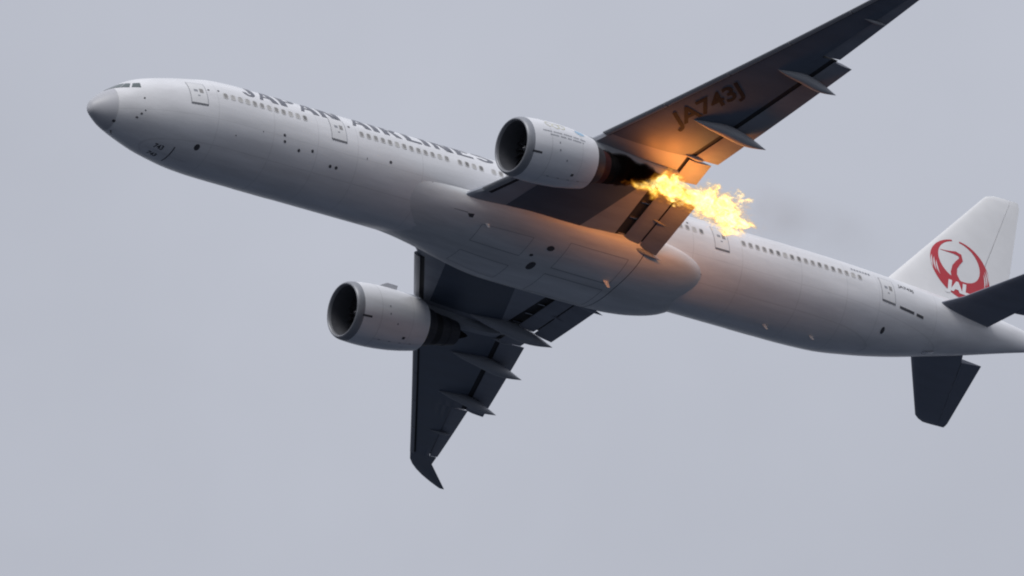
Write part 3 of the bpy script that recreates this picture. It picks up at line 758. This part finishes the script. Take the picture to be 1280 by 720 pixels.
# crane emblem, both faces
def fin_y(x, z):
    c = finte(z) - finle(z); s = min(1, max(0, (x - finle(z)) / c)); return .10 / .2 * (.2969*math.sqrt(s) - .126*s - .3516*s*s + .2843*s**3 - .1015*s**4) * c
def emblem(side):
    cx, cz, Rr = 67.95, 5.80, 2.36
    def bmx(polys):
        bm = bmesh.new()
        for p in polys: bm.faces.new([bm.verts.new((q[0], q[1], 0)) for q in p])
        cut_strips(bm, .12); cut_strips(bm, .12, 0); return bm
    def put(polys, m, name, off):
        if side < 0: f = lambda u, v: (cx + u*Rr, -(fin_y(cx + u*Rr, cz + v*Rr) + off), cz + v*Rr)
        else: f = lambda u, v: (cx + .2 - u*Rr, fin_y(cx + .2 - u*Rr, cz + v*Rr) + off, cz + v*Rr)
        bm_to_part(bmx(polys), f, name, m, fin)
    def ring(n=64):
        # crescent wings: outer circle, inner circle lifted and narrower; open at the very top
        out = []
        a0, a1 = 97, 443
        for i in range(n):
            q = []
            for k in (i, i + 1):
                a = rad(a0 + (a1 - a0) * k / n); o_ = (math.cos(a), math.sin(a))
                t = (1 - math.sin(a)) / 2                      # thin at the top, broad below
                wd = .05 + .56 * t ** .9
                q.append((o_, (o_[0]*(1-wd), o_[1]*(1-wd))))
            out.append([q[0][0], q[1][0], q[1][1], q[0][1]])
        return out
    put(ring(), M['red'], 'emblem_wings', .012)
    # neck and head
    cl = [(-.12, -.62, .30), (-.24, -.40, .22), (-.27, -.18, .155), (-.20, .04, .125), (-.06, .22, .11), (.07, .36, .10), (.06, .50, .105), (-.08, .545, .085), (-.22, .535, .05), (-.40, .53, .026), (-.60, .535, .008)]
    quads = []; P_ = []
    for i, (x, y, wd) in enumerate(cl):
        x1, y1, _ = cl[min(i + 1, len(cl) - 1)]; x0, y0, _ = cl[max(i - 1, 0)]
        dx, dy = x1 - x0, y1 - y0; l = math.hypot(dx, dy); nx, ny = -dy / l, dx / l
        wd *= 1.35; P_.append(((x + nx*wd/2, y + ny*wd/2), (x - nx*wd/2, y - ny*wd/2)))
    for i in range(len(P_) - 1): quads.append([P_[i][0], P_[i+1][0], P_[i+1][1], P_[i][1]])
    put(quads, M['red'], 'emblem_crane', .016)
    # feather slits
    slits = []
    for sgn in (1, -1):
        for r, a0, a1 in ((.955, 163, 190), (.885, 166, 197), (.82, 172, 205)):
            for i in range(8):
                q = []
                for k in (i, i + 1):
                    a = rad(a0 + (a1 - a0) * k / 8); wd = .022 * math.sin(math.pi * (k + .15) / 8.3); rr = r + .03 * (k / 8)
                    q.append(((rr + wd) * math.cos(a) * sgn, (rr + wd) * math.sin(a), (rr - wd) * math.cos(a) * sgn, (rr - wd) * math.sin(a)))
                slits.append([(q[0][0], q[0][1]), (q[1][0], q[1][1]), (q[1][2], q[1][3]), (q[0][2], q[0][3])])
    put(slits, M['fin'], 'emblem_feathers', .018)
    bm = cut_strips(text_polys('JAL', .46, .028, .22), .12)
    if side < 0: f = lambda u, v: (cx + (-.60 + u*1.18)*Rr, -(fin_y(cx + (-.6 + u*1.18)*Rr, cz + (-.80 + v)*Rr) + .026), cz + (-.80 + v)*Rr)
    else: f = lambda u, v: (cx + .2 - (-.60 + u*1.18)*Rr, fin_y(cx + .2 - (-.6 + u*1.18)*Rr, cz + (-.80 + v)*Rr) + .026, cz + (-.80 + v)*Rr)
    bm_to_part(bm, f, 'emblem_lettering', M['whitemark'], fin)
for s in (-1, 1): emblem(s)
def stabiliser(side):
    def le(y): return 64.34 + .775 * (y - 1.44) - .55 * max(0, (2.8 - y) / 1.5)
    def te(y): return 70.45 + .357 * (y - 1.0)
    def zz(y): return .95 + math.tan(rad(7)) * y
    stn = [((le(y), side*y, zz(y)), te(y) - le(y), (0, 0, 1)) for y in (.3, 1.4, 3, 5, 7, 9, 10.3)]
    stn += [((le(10.3) + .45, side*10.62, zz(10.62)), te(10.62) - le(10.3) - .5, (0, 0, .75)), ((le(10.3) + .95, side*10.85, zz(10.85)), te(10.8) - le(10.3) - 1.05, (0, 0, .3))]
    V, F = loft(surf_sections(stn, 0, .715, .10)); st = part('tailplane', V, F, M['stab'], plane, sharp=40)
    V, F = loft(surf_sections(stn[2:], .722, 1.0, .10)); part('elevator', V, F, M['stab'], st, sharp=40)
for s in (-1, 1): stabiliser(s)

# ------------------------------------------------------------------ the fire behind the left engine
def vol_nodes(name):
    m = bpy.data.materials.new(name); m.use_nodes = True; t = m.node_tree; t.nodes.clear()
    out = t.nodes.new('ShaderNodeOutputMaterial')
    def mth(op, *a, clamp=False):
        n = t.nodes.new('ShaderNodeMath'); n.operation = op; n.use_clamp = clamp
        for i, v in enumerate(a):
            if isinstance(v, (int, float)): n.inputs[i].default_value = v
            else: t.links.new(v, n.inputs[i])
        return n.outputs[0]
    def vec(op, *a, scale=None):
        n = t.nodes.new('ShaderNodeVectorMath'); n.operation = op
        for i, v in enumerate(a):
            if isinstance(v, tuple): n.inputs[i].default_value = v
            else: t.links.new(v, n.inputs[i])
        if scale is not None:
            if isinstance(scale, (int, float)): n.inputs['Scale'].default_value = scale
            else: t.links.new(scale, n.inputs['Scale'])
        return n.outputs['Value'] if op in ('LENGTH', 'DOT_PRODUCT') else n.outputs[0]
    def noise(v, scale, detail=2., w_=None):
        n = t.nodes.new('ShaderNodeTexNoise'); n.inputs['Scale'].default_value = scale; n.inputs['Detail'].default_value = detail; t.links.new(v, n.inputs['Vector']); return n
    def curve(x, pts):
        n = t.nodes.new('ShaderNodeValToRGB'); e = n.color_ramp.elements; n.color_ramp.interpolation = 'B_SPLINE' if False else 'EASE'
        e[0].position = pts[0][0]; e[0].color = (*[pts[0][1]]*3, 1); e[1].position = pts[-1][0]; e[1].color = (*[pts[-1][1]]*3, 1)
        for p, v in pts[1:-1]: q = e.new(p); q.color = (v, v, v, 1)
        t.links.new(x, n.inputs[0]); return n.outputs[0]
    tcn = t.nodes.new('ShaderNodeTexCoord')
    return m, t, out, mth, vec, noise, curve, tcn.outputs['Object']
FL_O = np.array([33.5, -9.60, -2.90])           # flame root, just behind the nozzle
FLEN = 10.4
def flame_mat():
    m, t, out, mth, vec, noise, curve, P = vol_nodes('flame')
    PS = vec('MULTIPLY', P, (.62, 1., 1.))
    nA = noise(PS, .62, 2); nB = noise(PS, 1.8, 4)
    sx = t.nodes.new('ShaderNodeSeparateXYZ'); t.links.new(P, sx.inputs[0])
    grow = mth('MULTIPLY_ADD', sx.outputs[0], .10, .18, clamp=True)
    a = vec('SCALE', vec('SUBTRACT', nA.outputs['Color'], (.5, .5, .5)), scale=mth('MULTIPLY', grow, 2.6))
    b = vec('SCALE', vec('SUBTRACT', nB.outputs['Color'], (.5, .5, .5)), scale=mth('MULTIPLY', grow, 2.5))
    Q = vec('ADD', P, vec('ADD', a, b))
    s = t.nodes.new('ShaderNodeSeparateXYZ'); t.links.new(Q, s.inputs[0])
    u = mth('DIVIDE', s.outputs[0], FLEN, clamp=True)
    zc = mth('SUBTRACT', mth('MULTIPLY', curve(u, [(0, .27), (.14, .33), (.26, .46), (.37, .62), (.52, .47), (.70, .33), (.86, .15), (1, .0)]), 2.2), .75)
    dz = mth('SUBTRACT', s.outputs[2], zc)
    r = mth('SQRT', mth('ADD', mth('MULTIPLY', s.outputs[1], s.outputs[1]), mth('MULTIPLY', dz, dz)))
    Rr = mth('MULTIPLY', curve(u, [(0, .06), (.05, .17), (.10, .26), (.20, .54), (.34, .86), (.47, .66), (.66, .84), (.83, .82), (.93, .46), (1, .0)]), 1.26)
    nE = noise(vec('MULTIPLY', Q, (.55, 1., 1.)), 3.0, 5)
    d = mth('SUBTRACT', mth('SUBTRACT', Rr, r), mth('MULTIPLY', mth('SUBTRACT', nE.outputs[0], .46), mth('MULTIPLY_ADD', grow, 2.6, .15)))
    core = mth('SMOOTH_MAX', 0.0, mth('MULTIPLY', d, 1.7), .02)
    core = mth('MINIMUM', core, 1.0)
    nC = noise(Q, 2.6, 3)
    flick = mth('MULTIPLY_ADD', nC.outputs[0], 3.2, -1.05, clamp=True)
    k = mth('MULTIPLY', mth('MULTIPLY', core, core), mth('MULTIPLY_ADD', flick, .86, .14))
    ramp = t.nodes.new('ShaderNodeValToRGB'); e = ramp.color_ramp.elements
    e[0].position = 0; e[0].color = (1, .19, .015, 1); e[1].position = 1; e[1].color = (1, .84, .42, 1)
    q = e.new(.28); q.color = (1, .35, .03, 1); q = e.new(.60); q.color = (1, .60, .09, 1)
    t.links.new(core, ramp.inputs[0])
    em = t.nodes.new('ShaderNodeEmission'); t.links.new(ramp.outputs[0], em.inputs[0]); t.links.new(mth('MULTIPLY', k, 7.6), em.inputs[1])
    ab = t.nodes.new('ShaderNodeVolumeAbsorption'); ab.inputs[0].default_value = (.62, .45, .05, 1); t.links.new(mth('MULTIPLY', core, 2.0), ab.inputs[1])
    ad = t.nodes.new('ShaderNodeAddShader'); t.links.new(em.outputs[0], ad.inputs[0]); t.links.new(ab.outputs[0], ad.inputs[1])
    t.links.new(ad.outputs[0], out.inputs['Volume'])
    m.cycles.volume_step_rate = .12 if hasattr(m, 'cycles') else 1
    return m
def tube_domain(pts, n=20):
    return loft([[(x, r*math.cos(2*math.pi*j/n), z + r*math.sin(2*math.pi*j/n)) for j in range(n)] for x, r, z in pts])
V, F = tube_domain([(-.3, .3, 0), (.6, .9, 0), (2, 1.7, .1), (4, 2.2, .1), (7, 2.5, -.2), (10, 2.5, -.6), (11.6, 1.9, -.9), (12.2, .8, -1.0)])
flame = link('flame', mesh_of('flame', V, F, flame_mat(), shift=False)); flame.matrix_world = ac_matrix(FL_O)
tag(flame, 'bright yellow orange flame streaming back from the left engine exhaust', 'flame')
# the light the fire gives off
for (x, y, z, pw, rd) in ((37.0, -9.9, -2.85, 330, .5), (38.7, -10.0, -3.0, 520, .7), (40.6, -9.7, -3.3, 420, .7)):
    ld = bpy.data.lights.new('flame_light', 'POINT'); ld.energy = pw; ld.color = (1, .29, .055); ld.shadow_soft_size = rd
    lo = bpy.data.objects.new('flame_light', ld); col.objects.link(lo); lo.location = to_world((x, y, z))
# soot-black smoke rolling out of the nozzle above the flame, thinning to a brown trail
def smoke_mat():
    m, t, out, mth, vec, noise, curve, P = vol_nodes('soot_smoke')
    nA = noise(P, .9, 3)
    Q = vec('ADD', P, vec('SCALE', vec('SUBTRACT', nA.outputs['Color'], (.5, .5, .5)), scale=.9))
    s = t.nodes.new('ShaderNodeSeparateXYZ'); t.links.new(Q, s.inputs[0])
    u = mth('DIVIDE', s.outputs[0], 5.9, clamp=True)
    r = mth('SQRT', mth('ADD', mth('MULTIPLY', s.outputs[1], s.outputs[1]), mth('MULTIPLY', s.outputs[2], s.outputs[2])))
    Rr = mth('MULTIPLY', curve(u, [(0, .80), (.2, .90), (.45, .72), (.7, .50), (.88, .28), (1, .0)]), 1.16)
    dn = mth('MULTIPLY', mth('SUBTRACT', Rr, r), 3.0, clamp=True)
    pv = t.nodes.new('ShaderNodeVolumePrincipled'); pv.inputs['Color'].default_value = (.010, .008, .008, 1); pv.inputs['Absorption Color'].default_value = (.05, .03, .03, 1)
    t.links.new(mth('MULTIPLY', dn, 9.0), pv.inputs['Density'])
    t.links.new(pv.outputs[0], out.inputs['Volume']); m.cycles.volume_step_rate = .15
    return m
V, F = tube_domain([(-.2, 1.2, -.1), (1, 1.45, -.05), (3, 1.4, .05), (4.8, 1.1, .1), (6.2, .4, .1)])
smoke = link('smoke', mesh_of('smoke', V, F, smoke_mat(), shift=False)); smoke.matrix_world = ac_matrix((32.5, -9.60, -2.15))
tag(smoke, 'soot black smoke rolling from the burning engine nozzle', 'smoke', kind='stuff')

def trail_mat():
    m, t, out, mth, vec, noise, curve, P = vol_nodes('brown_smoke')
    nA = noise(P, .35, 4)
    s = t.nodes.new('ShaderNodeSeparateXYZ'); t.links.new(P, s.inputs[0])
    u = mth('DIVIDE', s.outputs[0], 13.0, clamp=True)
    r = mth('SQRT', mth('ADD', mth('MULTIPLY', s.outputs[1], s.outputs[1]), mth('MULTIPLY', s.outputs[2], s.outputs[2])))
    fade = mth('MULTIPLY', mth('SUBTRACT', 1.0, mth('DIVIDE', r, 2.3), clamp=True), curve(u, [(0, 0.), (.2, 1.), (.55, .7), (1, .0)]))
    dn = mth('MULTIPLY', fade, mth('MULTIPLY_ADD', nA.outputs[0], 3.0, -.95, clamp=True))
    pv = t.nodes.new('ShaderNodeVolumePrincipled'); pv.inputs['Color'].default_value = (.42, .36, .33, 1)
    t.links.new(mth('MULTIPLY', dn, .085), pv.inputs['Density'])
    t.links.new(pv.outputs[0], out.inputs['Volume']); m.cycles.volume_step_rate = .3
    return m
V, F = tube_domain([(0, .6, 0), (2, 2.3, 0), (8, 2.4, 0), (12, 2.3, 0), (13.2, .8, 0)])
trail = link('smoke_trail', mesh_of('smoke_trail', V, F, trail_mat(), shift=False)); trail.matrix_world = ac_matrix((42.3, -9.60, -2.6))
tag(trail, 'faint thin brown smoke drifting behind the flame', 'smoke', kind='stuff')
